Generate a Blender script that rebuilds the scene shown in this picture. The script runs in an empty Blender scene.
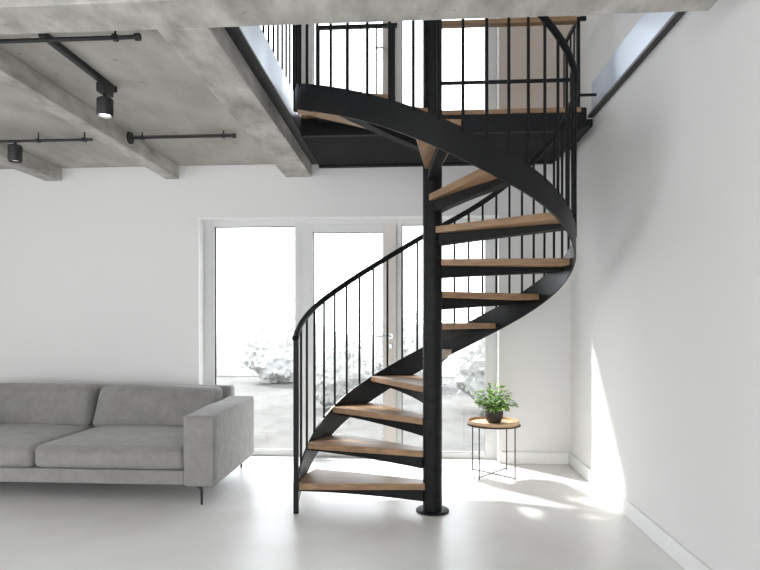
import bpy, bmesh, math, random
from mathutils import Vector, Matrix, noise
random.seed(7)
PI = math.pi
col = bpy.context.scene.collection

# ------------------------------------------------------------------ materials
def new_mat(name):
    m = bpy.data.materials.new(name); m.use_nodes = True
    return m, m.node_tree.nodes, m.node_tree.links, m.node_tree.nodes['Principled BSDF']

def plain(name, c, rough=.5, metal=0., bump=0., bscale=80., spec=.5):
    m, n, l, b = new_mat(name)
    b.inputs['Base Color'].default_value = (*c, 1); b.inputs['Roughness'].default_value = rough
    b.inputs['Metallic'].default_value = metal; b.inputs['Specular IOR Level'].default_value = spec
    tc = n.new('ShaderNodeTexCoord'); ns = n.new('ShaderNodeTexNoise'); ns.inputs['Scale'].default_value = bscale
    l.new(tc.outputs['Object'], ns.inputs['Vector'])
    mr = n.new('ShaderNodeMapRange'); mr.inputs['To Min'].default_value = max(0, rough-.05); mr.inputs['To Max'].default_value = min(1, rough+.05)
    l.new(ns.outputs['Fac'], mr.inputs['Value']); l.new(mr.outputs['Result'], b.inputs['Roughness'])
    if bump:
        bp = n.new('ShaderNodeBump'); bp.inputs['Strength'].default_value = bump; bp.inputs['Distance'].default_value = .002
        l.new(ns.outputs['Fac'], bp.inputs['Height']); l.new(bp.outputs['Normal'], b.inputs['Normal'])
    return m

def ramp(n, stops):
    r = n.new('ShaderNodeValToRGB'); e = r.color_ramp.elements
    e[0].position, e[0].color = stops[0][0], (*stops[0][1], 1)
    e[1].position, e[1].color = stops[-1][0], (*stops[-1][1], 1)
    for p, c in stops[1:-1]:
        k = e.new(p); k.color = (*c, 1)
    return r

def concrete(name, lo, mid, hi, dirt=.8, size=2.2):
    m, n, l, b = new_mat(name)
    tc = n.new('ShaderNodeTexCoord')
    a = n.new('ShaderNodeTexNoise'); a.inputs['Scale'].default_value = size; a.inputs['Detail'].default_value = 9; a.inputs['Roughness'].default_value = .62
    mp = n.new('ShaderNodeMapping'); mp.inputs['Scale'].default_value = (1, .55, 1.3)
    l.new(tc.outputs['Object'], mp.inputs['Vector']); l.new(mp.outputs['Vector'], a.inputs['Vector'])
    r = ramp(n, [(.3, lo), (.5, mid), (.68, hi)]); l.new(a.outputs['Fac'], r.inputs['Fac'])
    # small dark pits and trowel streaks
    v = n.new('ShaderNodeTexNoise'); v.inputs['Scale'].default_value = 16; v.inputs['Detail'].default_value = 4
    l.new(tc.outputs['Object'], v.inputs['Vector'])
    r2 = ramp(n, [(.25, (.6, .6, .6)), (.33, (1, 1, 1))]); l.new(v.outputs['Fac'], r2.inputs['Fac'])
    st = n.new('ShaderNodeTexNoise'); st.inputs['Scale'].default_value = size*1.6; st.inputs['Detail'].default_value = 6
    mp2 = n.new('ShaderNodeMapping'); mp2.inputs['Scale'].default_value = (1.6, .7, 1.4); mp2.inputs['Rotation'].default_value = (0, 0, .5)
    l.new(tc.outputs['Object'], mp2.inputs['Vector']); l.new(mp2.outputs['Vector'], st.inputs['Vector'])
    r3 = ramp(n, [(.36, (dirt, dirt*.99, dirt*.97)), (.58, (1, 1, 1))]); l.new(st.outputs['Fac'], r3.inputs['Fac'])
    x1 = n.new('ShaderNodeMixRGB'); x1.blend_type = 'MULTIPLY'; x1.inputs['Fac'].default_value = .8
    x2 = n.new('ShaderNodeMixRGB'); x2.blend_type = 'MULTIPLY'; x2.inputs['Fac'].default_value = .8
    l.new(r.outputs['Color'], x1.inputs['Color1']); l.new(r2.outputs['Color'], x1.inputs['Color2'])
    l.new(x1.outputs['Color'], x2.inputs['Color1']); l.new(r3.outputs['Color'], x2.inputs['Color2'])
    l.new(x2.outputs['Color'], b.inputs['Base Color'])
    b.inputs['Roughness'].default_value = .8; b.inputs['Specular IOR Level'].default_value = .25
    bp = n.new('ShaderNodeBump'); bp.inputs['Strength'].default_value = .35; bp.inputs['Distance'].default_value = .006
    l.new(x2.outputs['Color'], bp.inputs['Height']); l.new(bp.outputs['Normal'], b.inputs['Normal'])
    return m

def floor_mat():
    m, n, l, b = new_mat('polished_floor')
    tc = n.new('ShaderNodeTexCoord')
    a = n.new('ShaderNodeTexNoise'); a.inputs['Scale'].default_value = 1.1; a.inputs['Detail'].default_value = 8; a.inputs['Roughness'].default_value = .6
    l.new(tc.outputs['Object'], a.inputs['Vector'])
    r = ramp(n, [(.3, (.70, .68, .655)), (.5, (.785, .775, .76)), (.7, (.84, .835, .825))]); l.new(a.outputs['Fac'], r.inputs['Fac'])
    l.new(r.outputs['Color'], b.inputs['Base Color'])
    a2 = n.new('ShaderNodeTexNoise'); a2.inputs['Scale'].default_value = 3.5; a2.inputs['Detail'].default_value = 5
    l.new(tc.outputs['Object'], a2.inputs['Vector'])
    mr = n.new('ShaderNodeMapRange'); mr.inputs['From Min'].default_value = .3; mr.inputs['From Max'].default_value = .7
    mr.inputs['To Min'].default_value = .32; mr.inputs['To Max'].default_value = .37
    l.new(a2.outputs['Fac'], mr.inputs['Value']); l.new(mr.outputs['Result'], b.inputs['Roughness'])
    b.inputs['Specular IOR Level'].default_value = .5
    return m

def wood(name, dark, light, rough=.5):
    m, n, l, b = new_mat(name)
    tc = n.new('ShaderNodeTexCoord'); mp = n.new('ShaderNodeMapping'); mp.inputs['Scale'].default_value = (2.0, 26, 30)
    l.new(tc.outputs['Object'], mp.inputs['Vector'])
    a = n.new('ShaderNodeTexNoise'); a.inputs['Scale'].default_value = 1.6; a.inputs['Detail'].default_value = 7; a.inputs['Distortion'].default_value = .6
    l.new(mp.outputs['Vector'], a.inputs['Vector'])
    r = ramp(n, [(.3, dark), (.7, light)]); l.new(a.outputs['Fac'], r.inputs['Fac'])
    l.new(r.outputs['Color'], b.inputs['Base Color']); b.inputs['Roughness'].default_value = rough
    bp = n.new('ShaderNodeBump'); bp.inputs['Strength'].default_value = .12; bp.inputs['Distance'].default_value = .001
    l.new(a.outputs['Fac'], bp.inputs['Height']); l.new(bp.outputs['Normal'], b.inputs['Normal'])
    return m

def fabric(name, lo, hi):
    m, n, l, b = new_mat(name)
    tc = n.new('ShaderNodeTexCoord')
    a = n.new('ShaderNodeTexNoise'); a.inputs['Scale'].default_value = 9; a.inputs['Detail'].default_value = 10; a.inputs['Roughness'].default_value = .75
    l.new(tc.outputs['Object'], a.inputs['Vector'])
    r = ramp(n, [(.3, lo), (.7, hi)]); l.new(a.outputs['Fac'], r.inputs['Fac'])
    l.new(r.outputs['Color'], b.inputs['Base Color'])
    w = n.new('ShaderNodeTexNoise'); w.inputs['Scale'].default_value = 420; w.inputs['Detail'].default_value = 2
    l.new(tc.outputs['Object'], w.inputs['Vector'])
    wr = n.new('ShaderNodeTexNoise'); wr.inputs['Scale'].default_value = 7; wr.inputs['Detail'].default_value = 3; wr.inputs['Distortion'].default_value = 1.2
    l.new(tc.outputs['Object'], wr.inputs['Vector'])
    b0 = n.new('ShaderNodeBump'); b0.inputs['Strength'].default_value = .35; b0.inputs['Distance'].default_value = .03
    l.new(wr.outputs['Fac'], b0.inputs['Height'])
    bp = n.new('ShaderNodeBump'); bp.inputs['Strength'].default_value = .4; bp.inputs['Distance'].default_value = .002
    l.new(b0.outputs['Normal'], bp.inputs['Normal']); l.new(w.outputs['Fac'], bp.inputs['Height']); l.new(bp.outputs['Normal'], b.inputs['Normal'])
    b.inputs['Roughness'].default_value = .95; b.inputs['Sheen Weight'].default_value = .25; b.inputs['Specular IOR Level'].default_value = .15
    return m

def glass_mat():
    m = bpy.data.materials.new('window_glass'); m.use_nodes = True
    n, l = m.node_tree.nodes, m.node_tree.links; n.clear()
    o = n.new('ShaderNodeOutputMaterial'); mx = n.new('ShaderNodeMixShader')
    t = n.new('ShaderNodeBsdfTransparent'); t.inputs['Color'].default_value = (.96, .97, .97, 1)
    g = n.new('ShaderNodeBsdfGlossy'); g.inputs['Roughness'].default_value = .02
    f = n.new('ShaderNodeLayerWeight'); pw = n.new('ShaderNodeMath'); pw.operation = 'POWER'; pw.inputs[1].default_value = 4
    ml = n.new('ShaderNodeMath'); ml.operation = 'MULTIPLY_ADD'; ml.inputs[1].default_value = .5; ml.inputs[2].default_value = .03
    l.new(f.outputs['Facing'], pw.inputs[0]); l.new(pw.outputs[0], ml.inputs[0]); l.new(ml.outputs[0], mx.inputs['Fac']); l.new(t.outputs[0], mx.inputs[1]); l.new(g.outputs[0], mx.inputs[2]); l.new(mx.outputs[0], o.inputs['Surface'])
    return m

def emit(name, c, s):
    m, n, l, b = new_mat(name)
    b.inputs['Base Color'].default_value = (*c, 1); b.inputs['Emission Color'].default_value = (*c, 1); b.inputs['Emission Strength'].default_value = s
    return m

def leafy(name, lo, hi, rough=.5):
    m, n, l, b = new_mat(name)
    tc = n.new('ShaderNodeTexCoord')
    a = n.new('ShaderNodeTexNoise'); a.inputs['Scale'].default_value = 30; a.inputs['Detail'].default_value = 3
    l.new(tc.outputs['Object'], a.inputs['Vector'])
    r = ramp(n, [(.35, lo), (.65, hi)]); l.new(a.outputs['Fac'], r.inputs['Fac']); l.new(r.outputs['Color'], b.inputs['Base Color'])
    b.inputs['Roughness'].default_value = rough
    return m

M = dict(
    floor=floor_mat(),
    concrete=concrete('ceiling_concrete', (.37, .355, .33), (.445, .43, .40), (.51, .495, .465)),
    beam=concrete('beam_concrete', (.33, .32, .30), (.50, .485, .46), (.66, .645, .62), .74, 4.2),
    wall=plain('white_wall_paint', (.76, .755, .747), .85, bump=.05, bscale=120, spec=.2),
    warmwall=plain('beige_upper_wall', (.62, .55, .49), .85, bump=.05, bscale=120, spec=.2),  # warmer base tone, upper back wall only
    reveal=plain('daylit_reveal_lining', (.93, .93, .93), .35, spec=.6),  # extra-white colour stands in for daylight on the window reveals
    base=plain('white_skirting_paint', (.82, .82, .81), .5),
    frame=plain('white_window_frame', (.66, .665, .66), .4),
    warmframe=plain('beige_stile_reflection', (.66, .615, .575), .45),  # beige stands in for a warm reflection on the door stile
    glass=glass_mat(),
    steel=plain('anthracite_powder_coat', (.006, .0064, .007), .5, spec=.22),
    steelgloss=plain('anthracite_gloss_coat', (.0065, .007, .0076), .38, spec=.3),
    channel=plain('anthracite_edge_channel', (.014, .015, .017), .4, spec=.4),
    fascia=plain('window_lit_upstand', (.42, .455, .52), .38, metal=.7, spec=.6),  # pale blue-grey base puts window light on the steel webs into colour
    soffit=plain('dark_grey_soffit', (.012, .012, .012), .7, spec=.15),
    oak=wood('oak_tread', (.225, .125, .062), (.39, .24, .13), .42),
    tray=wood('beech_tray', (.50, .32, .18), (.66, .46, .29), .5),
    fabric=fabric('grey_sofa_fabric', (.215, .208, .20), (.31, .30, .29)),
    blackmetal=plain('matt_black_metal', (.012, .012, .013), .5),
    chrome=plain('brushed_handle_metal', (.5, .5, .5), .3, metal=1),
    pot=plain('dark_grey_ceramic', (.045, .038, .036), .55, bump=.3, bscale=150),
    soil=plain('potting_soil', (.03, .02, .014), .95, bump=1., bscale=200),
    leaf=leafy('fresh_green_leaf', (.10, .23, .03), (.26, .46, .08)),
    lens=emit('lamp_lens', (1, .96, .9), 14),
    lensdim=emit('lamp_lens_dim', (.9, .88, .85), .35),
    patio=concrete('pale_patio', (.095, .095, .095), (.118, .118, .115), (.14, .14, .137)),
    shrub=leafy('haze_toned_shrub', (.40, .405, .395), (.47, .475, .465), .9),  # pale albedo stands in for outdoor haze over the foliage
    hazehedge=plain('haze_toned_hedge', (.5, .503, .498), .9),  # hedge lightened in colour in place of real haze
)

# ------------------------------------------------------------------ mesh helpers
def obj(name, bm, mat, parent=None, smooth=False, bevel=0, kind=None):
    bmesh.ops.recalc_face_normals(bm, faces=bm.faces)
    me = bpy.data.meshes.new(name); bm.to_mesh(me); bm.free()
    me.materials.append(M[mat] if isinstance(mat, str) else mat)
    if smooth:
        for p in me.polygons: p.use_smooth = True
        try: me.set_sharp_from_angle(angle=math.radians(38))
        except Exception: pass
    o = bpy.data.objects.new(name, me); col.objects.link(o)
    if parent: o.parent = parent
    if bevel:
        md = o.modifiers.new('Bevel', 'BEVEL'); md.width = bevel; md.segments = 2; md.limit_method = 'ANGLE'; md.angle_limit = math.radians(40)
    if kind: o['kind'] = kind
    return o

def thing(name, label, cat, loc=(0, 0, 0), group=None, rz=0):
    o = bpy.data.objects.new(name, None); col.objects.link(o)
    o.location = loc; o.rotation_euler = (0, 0, rz); o.empty_display_size = .1
    o['label'] = label; o['category'] = cat
    if group: o['group'] = group
    return o

def tag(o, label, cat, group=None):
    o['label'] = label; o['category'] = cat
    if group: o['group'] = group
    return o

def add_box(bm, x0, x1, y0, y1, z0, z1):
    c = [bm.verts.new(p) for p in ((x0,y0,z0),(x1,y0,z0),(x1,y1,z0),(x0,y1,z0),(x0,y0,z1),(x1,y0,z1),(x1,y1,z1),(x0,y1,z1))]
    for f in ((3,2,1,0),(4,5,6,7),(0,1,5,4),(1,2,6,5),(2,3,7,6),(3,0,4,7)): bm.faces.new([c[i] for i in f])
    return bm

def box(*a):
    return add_box(bmesh.new(), *a)

def add_tube(bm, pts, r, n=10, cap=True):
    pts = [Vector(p) for p in pts]; rings = []
    up = Vector((0, 0, 1)); prev = None
    for i, p in enumerate(pts):
        d = (pts[min(i+1, len(pts)-1)] - pts[max(i-1, 0)]).normalized()
        if prev is None:
            u = d.cross(up) if abs(d.dot(up)) < .95 else d.cross(Vector((1, 0, 0)))
        else:
            u = prev - d*prev.dot(d)
        u.normalize(); prev = u; v = d.cross(u)
        rr = r[i] if isinstance(r, (list, tuple)) else r
        rings.append([bm.verts.new(p + rr*(math.cos(2*PI*k/n)*u + math.sin(2*PI*k/n)*v)) for k in range(n)])
    for a, b in zip(rings, rings[1:]):
        for k in range(n): bm.faces.new((a[k], a[(k+1) % n], b[(k+1) % n], b[k]))
    if cap: bm.faces.new(rings[0][::-1]); bm.faces.new(rings[-1])
    return bm

def tube(pts, r, n=10): return add_tube(bmesh.new(), pts, r, n)

def lathe(prof, n=48, bm=None, c=(0, 0, 0)):
    bm = bm or bmesh.new(); rings = []
    for r, z in prof:
        if r < 1e-5: rings.append([bm.verts.new((c[0], c[1], c[2]+z))])
        else: rings.append([bm.verts.new((c[0]+r*math.cos(2*PI*k/n), c[1]+r*math.sin(2*PI*k/n), c[2]+z)) for k in range(n)])
    for a, b in zip(rings, rings[1:]):
        if len(a) == 1 and len(b) == 1: continue
        for k in range(n):
            k2 = (k+1) % n
            if len(a) == 1: bm.faces.new((a[0], b[k2], b[k]))
            elif len(b) == 1: bm.faces.new((a[k], a[k2], b[0]))
            else: bm.faces.new((a[k], a[k2], b[k2], b[k]))
    return bm

def prism(poly, z0, z1, bm=None):
    bm = bm or bmesh.new()
    a = [bm.verts.new((x, y, z0)) for x, y in poly]; b = [bm.verts.new((x, y, z1)) for x, y in poly]
    bm.faces.new(a[::-1]); bm.faces.new(b); k = len(poly)
    for i in range(k): bm.faces.new((a[i], a[(i+1) % k], b[(i+1) % k], b[i]))
    return bm

def rbox(x0, x1, y0, y1, z0, z1, r, cuts=0, bulge=None, seg=4):
    bm = box(x0, x1, y0, y1, z0, z1)
    bmesh.ops.bevel(bm, geom=list(bm.edges), offset=r, segments=seg, profile=.5, affect='EDGES')
    if cuts:
        for ax, (a, b) in enumerate(((x0, x1), (y0, y1), (z0, z1))):
            m_ = max(2, int(cuts*(b-a)/max(x1-x0, y1-y0, z1-z0)))
            for i in range(1, m_):
                co = [0, 0, 0]; no = [0, 0, 0]; co[ax] = a+(b-a)*i/m_; no[ax] = 1
                bmesh.ops.bisect_plane(bm, geom=bm.verts[:]+bm.edges[:]+bm.faces[:], plane_co=co, plane_no=no)
    if bulge:
        for v in bm.verts: v.co = Vector(bulge(*v.co))
    return bm

def interp(tab, t):
    # tab sorted by descending angle
    for (a, za), (b, zb) in zip(tab, tab[1:]):
        if t >= b: return za + (zb-za)*(a-t)/(a-b)
    return tab[-1][1]

def smooth_interp(tab, t, w=9):
    s = 0; k = 0
    for d in range(-w, w+1, 3):
        tt = min(tab[0][0], max(tab[-1][0], t+d)); s += interp(tab, tt) + (0 if tt == t+d else 0); k += 1
    lin = interp(tab, t)
    edge = min(1, max(0, (tab[0][0]-t)/w), max(0, (t-tab[-1][0])/w)) if True else 1
    return lin*(1-edge) + (s/k)*edge

# ------------------------------------------------------------------ the setting
YB = 5.33          # inner face of the window wall
XR = 1.37          # right wall
XL = -5.2          # left wall
YF = -3.2          # wall behind the viewer
ZC = 2.66          # concrete soffit
ZU = 2.79          # upper floor level
ZT = 5.35          # upper ceiling
WT = .20           # outer wall thickness
WX0, WX1 = -1.94, .754
WZ1 = 2.18
def structure(name, bm, mat, **k): return obj(name, bm, mat, kind='structure', **k)

structure('floor', box(XL-.2, XR+.2, YF-.2, YB+WT, -.2, 0), 'floor')
bm = bmesh.new()
add_box(bm, XL-.2, WX0, YB, YB+WT, 0, ZU); add_box(bm, WX1, XR+.2, YB, YB+WT, 0, ZU); add_box(bm, WX0, WX1, YB, YB+WT, WZ1, ZU)
structure('wall_back', bm, 'wall')
bm = bmesh.new(); UZ1 = ZU+2.18
add_box(bm, XL-.2, WX0, YB, YB+WT, ZU, ZT); add_box(bm, WX1, XR+.2, YB, YB+WT, ZU, ZT); add_box(bm, WX0, WX1, YB, YB+WT, UZ1, ZT)
structure('wall_upper_back', bm, 'warmwall')
structure('wall_right', box(XR, XR+.2, YF, YB, 0, ZT), 'wall')
# left wall and the wall behind the viewer carry wide openings to daylight
bm = bmesh.new()
add_box(bm, XL-.2, XL, YF, .2, 0, ZT); add_box(bm, XL-.2, XL, 2.6, YB, 0, ZT); add_box(bm, XL-.2, XL, .2, 2.6, 2.45, ZT); add_box(bm, XL-.2, XL, .2, 2.6, 0, .05)
structure('wall_left', bm, 'wall')
bm = bmesh.new()
add_box(bm, XL-.2, -3.6, YF-.2, YF, 0, ZT); add_box(bm, .9, XR+.2, YF-.2, YF, 0, ZT); add_box(bm, -3.6, .9, YF-.2, YF, 2.4, 3.1); add_box(bm, -3.6, .9, YF-.2, YF, 5.0, ZT)
structure('wall_front', bm, 'wall')
# concrete slab with the stair opening left free
OX0 = -.903; OY0 = 2.60
bm = bmesh.new()
add_box(bm, XL, OX0, OY0, YB, ZC, ZU); add_box(bm, XL, XR, YF, OY0-.002, ZC+.001, ZU)
structure('ceiling', bm, 'concrete')
structure('ceiling_upper', box(XL-.2, XR+.2, YF-.2, YB+WT, ZT, ZT+.1), 'wall')
BZ = 2.54
structure('trim_1', box(XL, 1.235, 2.365, OY0, BZ, ZC), 'beam', bevel=.006)
structure('trim_2', box(-1.138, OX0, OY0, YB, BZ, ZC), 'beam', bevel=.006)
structure('trim_3', box(-2.246, -2.124, OY0, YB, BZ, ZC), 'beam', bevel=.006)
structure('trim_4', box(-3.385, -3.231, OY0, YB, BZ, ZC), 'beam', bevel=.006)
structure('trim_5', box(-4.56, -4.41, OY0, YB, BZ, ZC), 'beam', bevel=.006)
def skirting(name, x0, x1, y0, y1):
    bm = box(x0, x1, y0, y1, 0, .105)
    structure(name, bm, 'base', bevel=.006)
skirting('baseboard_right', XR-.016, XR, YF, YB)
skirting('baseboard_back', WX1+.02, XR-.016, YB-.016, YB)
skirting('baseboard_back_left', XL, WX0-.02, YB-.016, YB)
skirting('baseboard_left', XL, XL+.016, YF, YB-.016)

# window wall: fixed pane, glazed door, fixed pane, the same arrangement on both storeys
FY0, FY1 = YB+.12, YB+.19
def ring(x0, x1, z0, z1, l, r, b, t, y0=FY0, y1=FY1):
    bm = bmesh.new()
    add_box(bm, x0, x0+l, y0, y1, z0, z1); add_box(bm, x1-r, x1, y0, y1, z0, z1)
    add_box(bm, x0+l, x1-r, y0, y1, z0, z0+b); add_box(bm, x0+l, x1-r, y0, y1, z1-t, z1)
    return bm
def glazing(i, zb, hh):
    T = zb+2.178
    def win(name, x0, x1, l, r, t=.07):
        w = bpy.data.objects.new(name, None); col.objects.link(w); w.location = (x0, FY0, zb); w['kind'] = 'structure'
        o = obj('window_frame', ring(x0, x1, zb+.002, T, l, r, .055, t), 'frame', bevel=.004); o.parent = w; o.location = (-x0, -FY0, -zb)
        g = obj('pane', box(x0+l-.01, x1-r+.01, FY0+.03, FY0+.042, zb+.05, T-t+.008), 'glass'); g.parent = w; g.location = (-x0, -FY0, -zb)
        # dark rubber gasket round the pane
        gk = obj('gasket', ring(x0+l-.001, x1-r+.001, zb+.056, T-t+.001, .009, .004, .005, .006, FY0+.012, FY0+.03), 'blackmetal'); gk.parent = w; gk.location = (-x0, -FY0, -zb)
        return w
    win('window_%d' % i, WX0+.002, -1.033, .104, .048, .058)
    win('window_%d' % (i+1), -.148, WX1-.002, .046, .102, .058)
    d = bpy.data.objects.new('door_%d' % ((i+1)//2), None); col.objects.link(d); d.location = (-1.0, FY0, zb); d['kind'] = 'structure'
    def ch(name, bm, mat, **k):
        o = obj(name, bm, mat, d, **k); o.location = (1.0, -FY0, -zb); return o
    ch('door_frame', ring(-1.033, -.148, zb+.002, T, .022, .05, .02, .05), 'frame', bevel=.004)
    bm = ring(-1.009, -.200, zb+.024, T-.052, .095, .073, .075, .068, FY0-.015, FY1-.01)
    ch('door_leaf', bm, 'frame', bevel=.004)
    ch('door_stile_tint', box(-.264, -.152, FY0-.021, FY0-.0155, zb+.03, T-.06), 'warmframe', bevel=.002)  # thin overlay added to carry the stile's reflected warm tone
    ch('door_pane', box(-.92, -.268, FY0+.03, FY0+.042, zb+.09, T-.12), 'glass')
    ch('gasket', ring(-.915, -.272, zb+.098, T-.119, .008, .003, .004, .006, FY0+.012, FY0+.03), 'blackmetal')
    hz = zb+hh
    bm = tube([(-.20, FY0-.02, hz), (-.20, FY0-.065, hz), (-.212, FY0-.075, hz), (-.34, FY0-.075, hz)], .009)
    lathe([(0, 0), (.024, 0), (.024, .008), (0, .008)], 20, bm)
    for v in bm.verts[-42:]: v.co = Vector((-.20+v.co.x, FY0-.02-v.co.z, hz+v.co.y))
    ch('door_handle', bm, 'chrome', smooth=True)
    ch('lock_cylinder', box(-.214, -.186, FY0-.03, FY0-.02, hz-.115, hz-.07), 'chrome', bevel=.004)
    return d
glazing(1, 0., 1.113); glazing(3, ZU, .91)
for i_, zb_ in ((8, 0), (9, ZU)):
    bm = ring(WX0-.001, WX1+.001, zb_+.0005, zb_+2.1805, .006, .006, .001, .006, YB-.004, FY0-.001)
    structure('trim_%d' % i_, bm, 'reveal')  # thin lining added so the reveals look daylit
structure('trim_6', box(WX0, WX1, YB+.001, FY0+.002, -.001, .008), 'base')     # threshold plate
structure('trim_7', box(WX0, WX1, YB+.02, FY0+.002, ZU-.001, ZU+.02), 'base')

# ------------------------------------------------------------------ spiral staircase
CXs, CYs = .128, 3.955; R = .89
st = thing('spiral_staircase', 'black steel spiral staircase with oak treads winding round a central pole', 'staircase', (CXs, CYs, 0))
def pol(r, deg, z): a = math.radians(deg); return (r*math.cos(a), r*math.sin(a), z)
TOP = [(187,.165),(180,.245),(172,.315),(163,.42),(143,.63),(120,.82),(94,1.03),(68,1.255),(38,1.475),(24,1.575),(0,1.72),(-27,1.865),(-40,1.955),(-58,2.07),(-75,2.18),(-95,2.32),(-110,2.415),(-126,2.51),(-157,2.69),(-178,2.80)]
BOT = [(187,0.002),(175,.105),(162,.257),(135,.50),(113,.69),(80,.97),(57,1.15),(38,1.29),(14,1.46),(-4,1.585),(-25,1.70),(-34,1.765),(-54,1.89),(-69,1.976),(-80,2.05),(-94,2.155),(-115,2.299),(-140,2.435),(-168,2.592),(-178,2.65)]
HR = [(187,1.136),(167,1.285),(147.5,1.433),(131,1.576),(117,1.704),(103,1.834),(94,1.924),(83,2.013),(63,2.168),(35,2.405),(15,2.545),(0,2.63),(-15,2.69),(-28,2.745),(-41,2.815),(-52,2.885),(-75,3.03),(-95,3.17),(-126,3.36),(-157,3.55),(-176,3.66)]
# centre column with its stacked sleeve joints
prof = [(0, .012), (.0625, .012)]
z = .098
while z < 3.9:
    prof += [(.0625, z-.002), (.0605, z-.0008), (.0605, z+.0008), (.0625, z+.002)]; z += .1042
prof += [(.0625, 3.9), (0, 3.9)]
obj('column', lathe(prof, 48), 'steel', st, smooth=True)
obj('base_plate', lathe([(0, 0), (.108, 0), (.108, .010), (.104, .013), (0, .013)], 56), 'steel', st, smooth=True)
# outer stringer: one helical steel plate
bm = bmesh.new(); rings = []
for i in range(0, 366, 2):
    d = 187-i
    zt, zb = smooth_interp(TOP, d), smooth_interp(BOT, d)
    rings.append([bm.verts.new(pol(r_, d, z_)) for r_, z_ in ((R-.009, zb), (R+.003, zb), (R+.003, zt), (R-.009, zt))])
for a, b in zip(rings, rings[1:]):
    for k in range(4): bm.faces.new((a[k], a[(k+1) % 4], b[(k+1) % 4], b[k]))
bm.faces.new(rings[0]); bm.faces.new(rings[-1][::-1])
obj('stringer', bm, 'steelgloss', st, smooth=True)
pts = [pol(R, 187-i*2, smooth_interp(HR, 187-i*2)) for i in range(0, 183)]
hr = tube(pts, .0205, 14)
lathe([(0, -.024), (.017, -.017), (.024, 0), (.017, .017), (0, .024)], 16, hr, pol(R+.004, 187, 1.136))
obj('handrail', hr, 'steel', st, smooth=True)
# treads
C = [173,154.5,132.5,108,85,70,43.5,14,-27,-64,-90,-134,-165]
Hw = [13.5,13.5,13.5,13.5,7,15.5,15.5,16,12,7,8.5,9,8]
for i, (c, hw) in enumerate(zip(C, Hw)):
    zt = .19+.2085*i if i < 11 else (2.465 if i == 11 else 2.625)
    def wedge(r0, r1, a0, a1, w0):
        # local frame: x runs outward along the tread
        p = [(r0, -w0), (r0, w0)]
        return p, [(r1*math.cos(math.radians(a)), r1*math.sin(math.radians(a))) for a in [a1+(a0-a1)*k/8 for k in range(9)]]
    inner, outer = wedge(.045, R-.012, -hw, hw, .05)
    t = obj('tread', prism([inner[0]]+[outer[-1-k] for k in range(9)]+[inner[1]], zt-.042, zt), 'oak', st, bevel=.003)
    t.rotation_euler.z = math.radians(c)
    # tapered steel bracket welded to the column
    bm = bmesh.new(); sec = []
    a0, a1 = (-5, 9) if i < 8 else ((-1, 7) if i == 8 else (3, 9))
    for f in [k/6 for k in range(7)]:
        r_ = .058+(R-.014-.058)*f; dep = .078-.053*f; 
        y0 = r_*math.tan(math.radians(a0))*f - .03*(1-f); y1 = r_*math.tan(math.radians(a1))*f + .035*(1-f)
        sec.append([bm.verts.new(p) for p in ((r_, y0, zt-.043), (r_, y1, zt-.043), (r_, y1, zt-.043-dep), (r_, y0, zt-.043-dep))])
    for a, b in zip(sec, sec[1:]):
        for k in range(4): bm.faces.new((a[k], a[(k+1) % 4], b[(k+1) % 4], b[k]))
    bm.faces.new(sec[0]); bm.faces.new(sec[-1][::-1])
    obj('bracket', bm, 'steel', t, bevel=.002)
# balusters every eight degrees
angles = [175-7.9*k for k in range(11)]+[86.5]+[76.8-7.35*k for k in range(10)]+[3.3-7.42*k for k in range(7)]+[-49.4-8.12*k for k in range(15)]
for d in angles:
    b0 = smooth_interp(TOP, d)-.02; b1 = smooth_interp(HR, d)-.008
    obj('baluster', tube([pol(R, d, b0), pol(R, d, b1)], .0084, 8), 'steel', st, smooth=True)
obj('newel_post', box(*(lambda p: (p[0]-.016, p[0]+.016, p[1]-.014, p[1]+.014))(pol(R+.0, 187, 0)), 0, 1.125), 'steel', st, bevel=.002)
obj('top_post', box(*(lambda p: (p[0]-.02, p[0]+.02, p[1]-.02, p[1]+.02))(pol(R, -176, 0)), 2.62, 3.66), 'steel', st, bevel=.002)

# ------------------------------------------------------------------ upper landing and guards
LY = 4.415
la = thing('landing_platform', 'black steel framed upper landing with an oak deck behind the spiral stairs', 'landing', (.2, LY, 2.6))
def lp(name, bm, mat, root, **k):
    o = obj(name, bm, mat, root, **k); o.location = -Vector(root.location); return o
lp('deck', prism([(-.833, LY), (1.21, LY), (1.21, YB-.002), (-.833, YB-.002)], ZU-.035, ZU), 'oak', la, bevel=.003)
lp('front_beam', box(-.833, 1.21, LY+.006, LY+.05, 2.625, ZU-.037), 'steel', la, bevel=.002)
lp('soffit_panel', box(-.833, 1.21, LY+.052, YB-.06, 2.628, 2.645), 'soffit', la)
lp('rear_beam', box(-.833, 1.21, YB-.055, YB-.002, 2.615, ZU-.037), 'steel', la)
lp('side_beam', box(1.212, 1.25, LY+.006, YB-.002, 2.64, ZU-.002), 'steel', la)
lp('side_infill', box(1.252, XR-.002, 4.68, YB-.002, 2.735, ZU-.002), 'steel', la)
lp('entry_plate', prism([(-.78, 3.98), (-.30, 4.05), (-.16, 4.08), (-.16, LY-.002), (-.78, LY-.002)], ZU-.035, ZU), 'oak', la, bevel=.003)
lp('entry_bracket', box(-.70, -.30, 4.08, LY-.002, ZU-.08, ZU-.037), 'steel', la)

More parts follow.
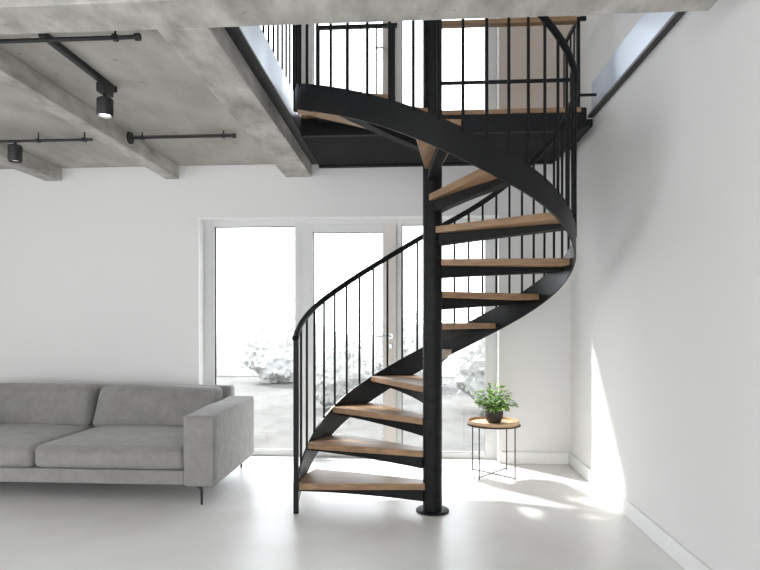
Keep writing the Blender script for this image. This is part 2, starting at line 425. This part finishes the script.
def channel(name, x0, x1, y0, y1, z0, z1, out, label):
    o = thing(name, label, 'steel channel', ((x0+x1)/2, (y0+y1)/2, z0))
    bm = box(x0, x1, y0, y1, z0+.012, z1); lp('web', bm, 'fascia', o, bevel=.002)
    return o
ch1 = channel('edge_channel', -.853, -.838, OY0+.005, YB-.004, 2.655, 2.865, 1, 'steel channel along the left edge of the stair opening beside the concrete beam')
lp('flange', box(-.9025, -.8335, OY0+.005, YB-.004, 2.650, 2.664), 'channel', ch1, bevel=.002)
lp('backing_plate', box(-.900, -.856, OY0+.005, YB-.004, 2.668, 2.79), 'channel', ch1)
ch2 = channel('edge_channel', XR-.012, XR-.001, OY0+.005, 4.678, 2.81, 3.06, 1, 'steel channel fixed along the white right wall above the stair opening')
lp('flange', box(XR-.042, XR-.001, OY0+.005, 4.675, 2.795, 2.815), 'channel', ch2, bevel=.002)

lr = thing('opening_railing', 'black upper railing of close vertical bars along the left edge of the opening', 'railing', (-.846, 3.5, 2.865))
y = 4.33
while y > OY0+.1:
    lp('bar', tube([(-.846, y, 2.868), (-.846, y, 3.72)], .0075, 8), 'steel', lr, smooth=True); y -= .122
lp('top_rail', box(-.866, -.826, OY0+.02, 4.37, 3.72, 3.745), 'steel', lr, bevel=.003)

GY = LY+.03
g1 = thing('landing_guard', 'short black guard panel on the landing, left of the central pole', 'railing', (-.41, GY, ZU))
lp('top_rail', box(-.715, -.115, GY-.018, GY+.018, 3.425, 3.447), 'steel', g1, bevel=.002)
lp('post', box(-.715, -.693, GY-.012, GY+.012, ZU, 3.425), 'steel', g1, bevel=.002)
lp('post', box(-.172, -.130, GY-.016, GY+.016, ZU, 3.425), 'steel', g1, bevel=.002)
for x in (-.61, -.495, -.385, -.27):
    lp('bar', tube([(x, GY, ZU), (x, GY, 3.427)], .0055, 8), 'steel', g1, smooth=True)
g2 = thing('landing_guard', 'guard with oak top rail and black mid rail on the landing, right of the pole', 'railing', (.65, GY, ZU))
lp('top_rail', box(.15, 1.18, GY-.03, GY+.03, 3.412, 3.447), 'oak', g2, bevel=.004)
lp('mid_rail', box(.15, 1.19, GY-.008, GY+.008, 2.985, 3.01), 'steel', g2, bevel=.002)
lp('post', box(1.182, 1.206, GY-.02, GY+.012, ZU+.0005, 3.447), 'steel', g2, bevel=.002)
lp('post', box(.13, .149, GY-.012, GY+.012, ZU, 3.447), 'steel', g2, bevel=.002)
lp('end_cap', box(1.206, 1.25, GY-.02, GY+.0, 3.42, 3.45), 'steel', g2, bevel=.002)
lp('side_rail', box(1.182, 1.206, GY+.013, GY+.42, 3.42, 3.445), 'steel', g2, bevel=.002)
lp('bottom_rail', box(1.186, 1.202, GY+.013, GY+.42, 2.90, 2.918), 'steel', g2, bevel=.002)
lp('wall_tie', box(1.206, XR-.045, GY-.012, GY+.004, 2.875, 2.893), 'steel', g2, bevel=.002)
for k in range(4):
    yy = GY+.1*(k+1)
    lp('bar', tube([(1.194, yy, ZU), (1.194, yy, 3.422)], .0065, 8), 'steel', g2, smooth=True)

# ------------------------------------------------------------------ ceiling lights
tr = thing('lighting_track', 'short black ceiling track running back from the long conduit, upper left', 'lighting track', (-1.80, 3.15, ZC))
lp('track_bar', box(-1.819, -1.786, 2.80, 3.50, 2.628, ZC), 'blackmetal', tr, bevel=.003)
lp('end_cap', box(-1.821, -1.784, 3.50, 3.515, 2.626, ZC), 'blackmetal', tr)
def conduit(x0, x1, y, z, label, rz=0., plate=False, ends=(0, 1)):
    o = thing('ceiling_conduit', label, 'conduit', (x0, y, z), rz=rz)
    L = x1-x0
    obj('pipe', tube([(0, 0, 0), (L, 0, 0)], .0105, 12), 'blackmetal', o, smooth=True)
    for e in ends:
        bm = tube([(e*L-.012, 0, 0), (e*L+.012, 0, 0)], .018, 12); obj('end_fitting', bm, 'blackmetal', o, smooth=True)
    xs = [L*.06, L*.5, L*.93] if not plate else [.1, L*.9]
    for x in xs:
        bm = tube([(x, 0, 0), (x, 0, ZC-z)], .005, 8); add_box(bm, x-.012, x+.012, -.014, .014, -.014, .014); obj('clip', bm, 'blackmetal', o)
    if plate:
        obj('mounting_disc', tube([(-.0, 0, 0), (.016, 0, 0)], .045, 28), 'blackmetal', o, smooth=True)
        obj('guide_wire', tube([(.02, .05, .03), (L*.96, .05, .03)], .0022, 6), 'blackmetal', o)
    return o
conduit(-2.9, -1.315, 2.79, 2.605, 'long black conduit pipe crossing the ceiling just behind the front beam')
conduit(-2.122, -1.322, 4.366, 2.62, 'black conduit pipe starting at a round disc on the middle beam', plate=True, ends=(1,))
conduit(-3.22, -2.385, 4.32, 2.60, 'black conduit pipe at the far left carrying a hanging spotlight', ends=())
def spotlight(label, loc, grp, scale=1.):
    o = thing('spotlight', label, 'spotlight', loc, rz=0)
    obj('track_adapter', box(-.026, .026, -.06, .06, -.062, 0), 'blackmetal', o, bevel=.004)
    obj('neck', tube([(0, 0, -.062), (0, 0, -.095)], .012, 12), 'blackmetal', o, smooth=True)
    bm = lathe([(0, -.092), (.042, -.092), (.049, -.098), (.049, -.208), (.0465, -.215), (.042, -.215), (.040, -.185), (0, -.185)], 36)
    obj('lamp_housing', bm, 'blackmetal', o, smooth=True)
    obj('lens', lathe([(0, -.186), (.032, -.187), (.034, -.196), (.028, -.203), (0, -.206)], 28), 'lens', o, smooth=True)
    return o
s0 = spotlight('lit black spotlight hanging from the end of the short ceiling track', (-1.802, 3.405, 2.627), None)
s0.scale = (.95, .95, .84)
s1 = thing('spotlight', 'black spotlight on the far left conduit, close to the edge of the photo', 'spotlight', (-2.985, 4.32, 2.589))
for c_ in list(s0.children):
    if c_.name.startswith('track_adapter'): continue
    k = c_.copy(); col.objects.link(k); k.parent = s1; k.location = (0, 0, .072)
[setattr(k.material_slots[0], 'link', 'OBJECT') or setattr(k.material_slots[0], 'material', M['lensdim']) for k in s1.children if k.name.startswith('lens')]
obj('hanger_rod', tube([(0, 0, -.02), (0, 0, .0)], .006, 8), 'blackmetal', s1)

# ------------------------------------------------------------------ sofa
so = thing('sofa', 'long low grey fabric sofa with wide arms and thin black legs', 'sofa', (-2.6, 4.5, 0))
AX0, AX1, FYs, RYs = -1.545, -1.325, 3.94, 4.95
SX0 = -3.63
def arm_fn(x, y, z):
    t = (y-FYs)/(RYs-FYs)
    return (x, y, z + (.012*t if z > .4 else 0) + (.004*math.sin(9*y) if z > .55 else 0))
for x0, x1 in ((AX0, AX1), (SX0-.22, SX0)):
    lp('armrest', rbox(x0, x1, FYs, RYs, .13, .61, .022, 14, arm_fn), 'fabric', so, smooth=True)
lp('seat_base', rbox(SX0, AX0-.002, FYs+.02, 5.07, .134, .232, .012, 0), 'fabric', so, smooth=True)
lp('back_frame', rbox(SX0-.22, -1.53, 4.955, 5.09, .134, .70, .025, 12), 'fabric', so, smooth=True)
def seat(x0, x1):
    def f(x, y, z):
        u = (x-(x0+x1)/2)/((x1-x0)/2); v = (y-4.4)/.45
        if z > .33: z += .028*(1-u**4)*(1-min(1, abs(v))**4) + .003*math.sin(7*x+5*y)
        if z < .26: z -= 0
        if y < 4.2: y -= .012*(1-u**4)*math.sin(PI*min(1, max(0, (z-.23)/.15)))
        return (x, y, z)
    o = lp('seat_cushion', rbox(x0, x1, FYs+.012, 4.90, .236, .385, .038, 26, f, 5), 'fabric', so, smooth=True)
    # piped seam round the front edge
    bm = tube([(x0+.012, FYs+.002, .362), (x0+.04, FYs-.004, .364), (x1-.04, FYs-.004, .364), (x1-.012, FYs+.002, .362)], .0035, 6)
    s = obj('piping', bm, 'fabric', o, smooth=True)
def backc(x0, x1, dz=0, sl=0.):
    def f(x, y, z):
        u = (x-(x0+x1)/2)/((x1-x0)/2); t = min(1, max(0, (z-.37)/(.69-.37)))
        lean = .115*t
        if y < 4.85: y -= .03*(1-u**4)*(math.sin(PI*min(1, max(0, t)))**.6)
        y += lean
        x += .035*t*(-u)*(1 if abs(u) > .5 else abs(u)*2)*.6 
        z += (.006*math.sin(5*x+1)+dz - .012*abs(u)**3)*t
        y += .004*math.sin(22*x+6*z)*t*(1-t)*3
        return (x, y, z)
    return lp('back_cushion', rbox(x0, x1, 4.71, 4.90, .375, .702, .05, 26, f, 5), 'fabric', so, smooth=True)
seat(-2.604, AX0-.003); seat(SX0+.003, -2.612)
backc(-2.63, -1.57, .006); backc(SX0+.01, -2.638, .012)
for lx, ly in ((-1.43, 3.985), (-1.46, 5.03), (-3.74, 3.985), (-3.74, 5.03)):
    sgn = 1 if lx > -2.5 else -1
    bm = tube([(lx, ly, 0), (lx, ly, .085), (lx-sgn*.004, ly, .11), (lx-sgn*.03, ly, .128)], [.0075, .009, .0105, .012], 10)
    add_box(bm, lx-.05, lx+.05, ly-.02, ly+.02, .126, .1335)
    lp('leg', bm, 'blackmetal', so)

# ------------------------------------------------------------------ side table and plant
TX, TY, TZ = .652, 4.918, .432
tb = thing('side_table', 'small round wooden tray side table on thin black wire legs', 'side table', (TX, TY, 0))
obj('tray', lathe([(0, TZ-.018), (.198, TZ-.018), (.202, TZ-.015), (.206, TZ+.008), (.206, TZ+.012), (.202, TZ+.013), (.197, TZ-.006), (0, TZ-.006)], 64), 'tray', tb, smooth=True)
corner = [(.483-TX, 5.072-TY), (.508-TX, 4.743-TY), (.782-TX, 5.10-TY), (.801-TX, 4.762-TY)]
obj('support_ring', lathe([(.192, TZ-.025), (.214, TZ-.025), (.214, TZ-.0185), (.192, TZ-.0185), (.192, TZ-.025)], 48), 'blackmetal', tb)
legs = [math.radians(a) for a in (137, 231, 52, 314)]
rr = .205
pp = [(.211*math.cos(a), .211*math.sin(a)) for a in legs]
for (x, y) in pp:
    obj('leg', tube([(x, y, 0), (x, y, TZ-.02)], .0048, 8), 'blackmetal', tb, smooth=True)
for i, j in ((0, 3), (1, 2)):
    obj('cross_bar', tube([(*pp[i], .012+.007*(i == 1)), (*pp[j], .012+.007*(i == 1))], .0045, 8), 'blackmetal', tb, smooth=True)
pt = thing('potted_plant', 'leafy green plant in a dark grey round pot on the wooden side table', 'plant', (.655, TY-.005, TZ-.0058))
obj('pot', lathe([(0, 0), (.043, 0), (.052, .006), (.068, .035), (.0735, .075), (.071, .112), (.067, .130), (.062, .130), (.064, .105), (0, .105)], 48), 'pot', pt, smooth=True)
obj('soil', lathe([(0, .112), (.03, .114), (.0635, .106)], 24), 'soil', pt)
bm = bmesh.new(); random.seed(11)
def leaf(bm, base, dirv, L, W, droop):
    d = Vector(dirv).normalized(); side = d.cross(Vector((0, 0, 1))).normalized() if abs(d.z) < .98 else Vector((1, 0, 0))
    side = (side + Vector((0, 0, random.uniform(-.5, .5)))).normalized()
    prev = None; n_ = 5
    for i in range(n_+1):
        t = i/n_; p = Vector(base)+d*L*t - Vector((0, 0, droop*L*t*t))
        w = W*math.sin(PI*min(1, .12+.88*t))**.8 if t < 1 else 0.0005
        l_, c_, r_ = bm.verts.new(p-side*w), bm.verts.new(p-Vector((0, 0, w*.35))), bm.verts.new(p+side*w)
        if prev:
            bm.faces.new((prev[0], prev[1], c_, l_)); bm.faces.new((prev[1], prev[2], r_, c_))
        prev = (l_, c_, r_)
stems = bmesh.new()
for k in range(46):
    a = k*2.399+random.uniform(-.2, .2); e = random.uniform(.35, 1.4) if k > 9 else random.uniform(1.1, 1.5)
    Ls = random.uniform(.078, .128)+.07*math.sin(e)
    d0 = Vector((math.cos(a)*math.cos(e), math.sin(a)*math.cos(e), math.sin(e)))
    b0 = Vector((.02*math.cos(a), .02*math.sin(a), .11))
    P = [b0+d0*Ls*t - Vector((0, 0, .03*t*t*math.cos(e)*1.5)) for t in (0, .25, .5, .75, 1)]
    add_tube(stems, P, .0016, 5)
    for q in range(1, 5):
        p = P[q]
        for s in (-1, 1):
            a2 = a+s*random.uniform(.5, 1.1); e2 = e*.5+random.uniform(-.3, .3)
            leaf(bm, p, (math.cos(a2)*math.cos(e2), math.sin(a2)*math.cos(e2), math.sin(e2)), random.uniform(.035, .055), random.uniform(.008, .013), random.uniform(.2, .7))
    leaf(bm, P[-1], (d0.x, d0.y, d0.z*.4), random.uniform(.045, .065), .009, .6)
obj('foliage', bm, 'leaf', pt, smooth=True); obj('stems', stems, 'leaf', pt)

# ------------------------------------------------------------------ outside
g = structure('patio_ground', box(-14, 14, YB+WT, 40, -.3, -.04), 'patio')
random.seed(5)
def shrub(x, y, h, w, label):
    o = thing('garden_shrub', label, 'shrub', (x, y, -.04), group='pale shrubs outside the glass')
    b = bmesh.new()
    for k in range(9):
        a = random.uniform(0, 2*PI); rr_ = random.uniform(.1, .5)*w
        add_tube(b, [(0, 0, 0), (rr_*.5*math.cos(a), rr_*.5*math.sin(a), h*.5), (rr_*math.cos(a), rr_*math.sin(a), h*random.uniform(.75, .98))], [.03, .018, .006], 5)
    obj('branches', b, 'shrub', o)
    b = bmesh.new(); bmesh.ops.create_icosphere(b, subdivisions=5, radius=1)
    for v in b.verts:
        q = v.co*(1+.22*noise.noise(v.co*2.3+Vector((x, y, 0)))+.12*noise.noise(v.co*7)+.08*noise.noise(v.co*17)); v.co = Vector((q.x*w*.6, q.y*w*.5, h*.42+q.z*h*.42))
    obj('inner_foliage', b, 'shrub', o, smooth=True)
    b = bmesh.new()
    for k in range(1500):
        u = random.gauss(0, .42)*w; v = random.gauss(0, .33)*w; zz = random.uniform(.12, 1)
        f_ = math.sqrt(max(0, 1-(2*zz-1.05)**2))
        leaf(b, (u*f_, v*f_, zz*h), (random.uniform(-1, 1), random.uniform(-1, 1), random.uniform(-.5, 1)), random.uniform(.04, .09), .013, .4)
    obj('foliage', b, 'shrub', o)
for x, y, h, w, lb in ((-2.9, 12.5, 1.5, 1.0, 'pale shrub outside the left pane, above and behind the sofa arm'),
                       (-1.0, 8.8, 1.0, .8, 'low pale shrub outside the middle glazed door, behind the lower stair balusters'),
                       (-.1, 11.8, 1.5, 1.0, 'pale shrub outside, just left of the central stair pole beyond the door handle'),
                       (1.25, 8.6, 1.4, 1.0, 'pale shrub outside the right pane, just behind the potted plant')):
    shrub(x, y, h, w, lb)
bm = bmesh.new(); nx, ny = 150, 18; g_ = []
for i in range(nx+1):
    row = []
    for j in range(ny+1):
        x = -11+22*i/nx; t = j/ny; a = PI*t
        h = 1.0+.35*noise.noise(Vector((x*.6, 3, 0)))
        p = Vector((x, 15+1.0*-math.cos(a), -.04+h*math.sin(a)))
        k = .32*noise.noise(p*1.6)+.16*noise.noise(p*4.5)
        row.append(bm.verts.new(p+Vector((0, -abs(math.cos(a)), math.sin(a)))*k*math.sin(a)))
    g_.append(row)
for i in range(nx):
    for j in range(ny): bm.faces.new((g_[i][j], g_[i+1][j], g_[i+1][j+1], g_[i][j+1]))
tag(obj('garden_hedge', bm, 'hazehedge', smooth=True), 'long pale rounded hedge at the far end of the patio', 'hedge')
structure('added_sun_blocker', box(XL-.2, XR+.6, YB+WT, YB+WT+1.9, 5.08, 5.2), 'wall')  # unseen slab added outside to keep sun off the upper windows

# ------------------------------------------------------------------ light
sc = bpy.context.scene
w = bpy.data.worlds.new('World'); sc.world = w; w.use_nodes = True
bg = w.node_tree.nodes['Background']; bg.inputs['Color'].default_value = (.925, .96, 1, 1); bg.inputs['Strength'].default_value = 3.0
def look(o, d): o.rotation_euler = Vector(d).to_track_quat('-Z', 'Y').to_euler()
sl = bpy.data.lights.new('sun', 'SUN'); sl.energy = 5.8; sl.angle = math.radians(3.2); sl.color = (1, .96, .90)
s = bpy.data.objects.new('sun', sl); col.objects.link(s); s.location = (-4, 12, 8); look(s, (.66, -.67, -.86))
def portal(name, loc, d, sx, sy):
    l_ = bpy.data.lights.new(name, 'AREA'); l_.shape = 'RECTANGLE'; l_.size = sx; l_.size_y = sy; l_.cycles.is_portal = True
    o = bpy.data.objects.new(name, l_); col.objects.link(o); o.location = loc; look(o, d)
portal('portal', (-.59, YB+.21, 1.1), (0, -1, 0), 2.7, 2.2)
portal('portal', (-.59, YB+.21, 3.9), (0, -1, 0), 2.7, 2.2)
portal('portal', (-1.35, YF-.1, 1.2), (0, 1, 0), 4.5, 2.4)
portal('portal', (-1.35, YF-.1, 4.05), (0, 1, 0), 4.5, 1.9)
portal('portal', (XL-.1, 1.4, 1.3), (1, 0, 0), 2.4, 2.0)

# ------------------------------------------------------------------ camera
cam = bpy.data.cameras.new('camera'); co = bpy.data.objects.new('camera', cam); col.objects.link(co)
co.location = (0, 0, 1.24); co.rotation_euler = (math.radians(90), 0, math.radians(3.9))
cam.sensor_width = 36; cam.lens = 36*600/760; cam.shift_x = 8/760; cam.shift_y = 37/760
cam.clip_start = .05
sc.camera = co
sc.view_settings.view_transform = 'Standard'; sc.view_settings.look = 'None'; sc.view_settings.gamma = 1; sc.view_settings.use_curve_mapping = False
sc.view_settings.exposure = .84
sc.cycles.max_bounces = 12; sc.cycles.diffuse_bounces = 8; sc.cycles.transparent_max_bounces = 16
sc.cycles.sample_clamp_indirect = 6
sc.cycles.caustics_reflective = False; sc.cycles.caustics_refractive = False
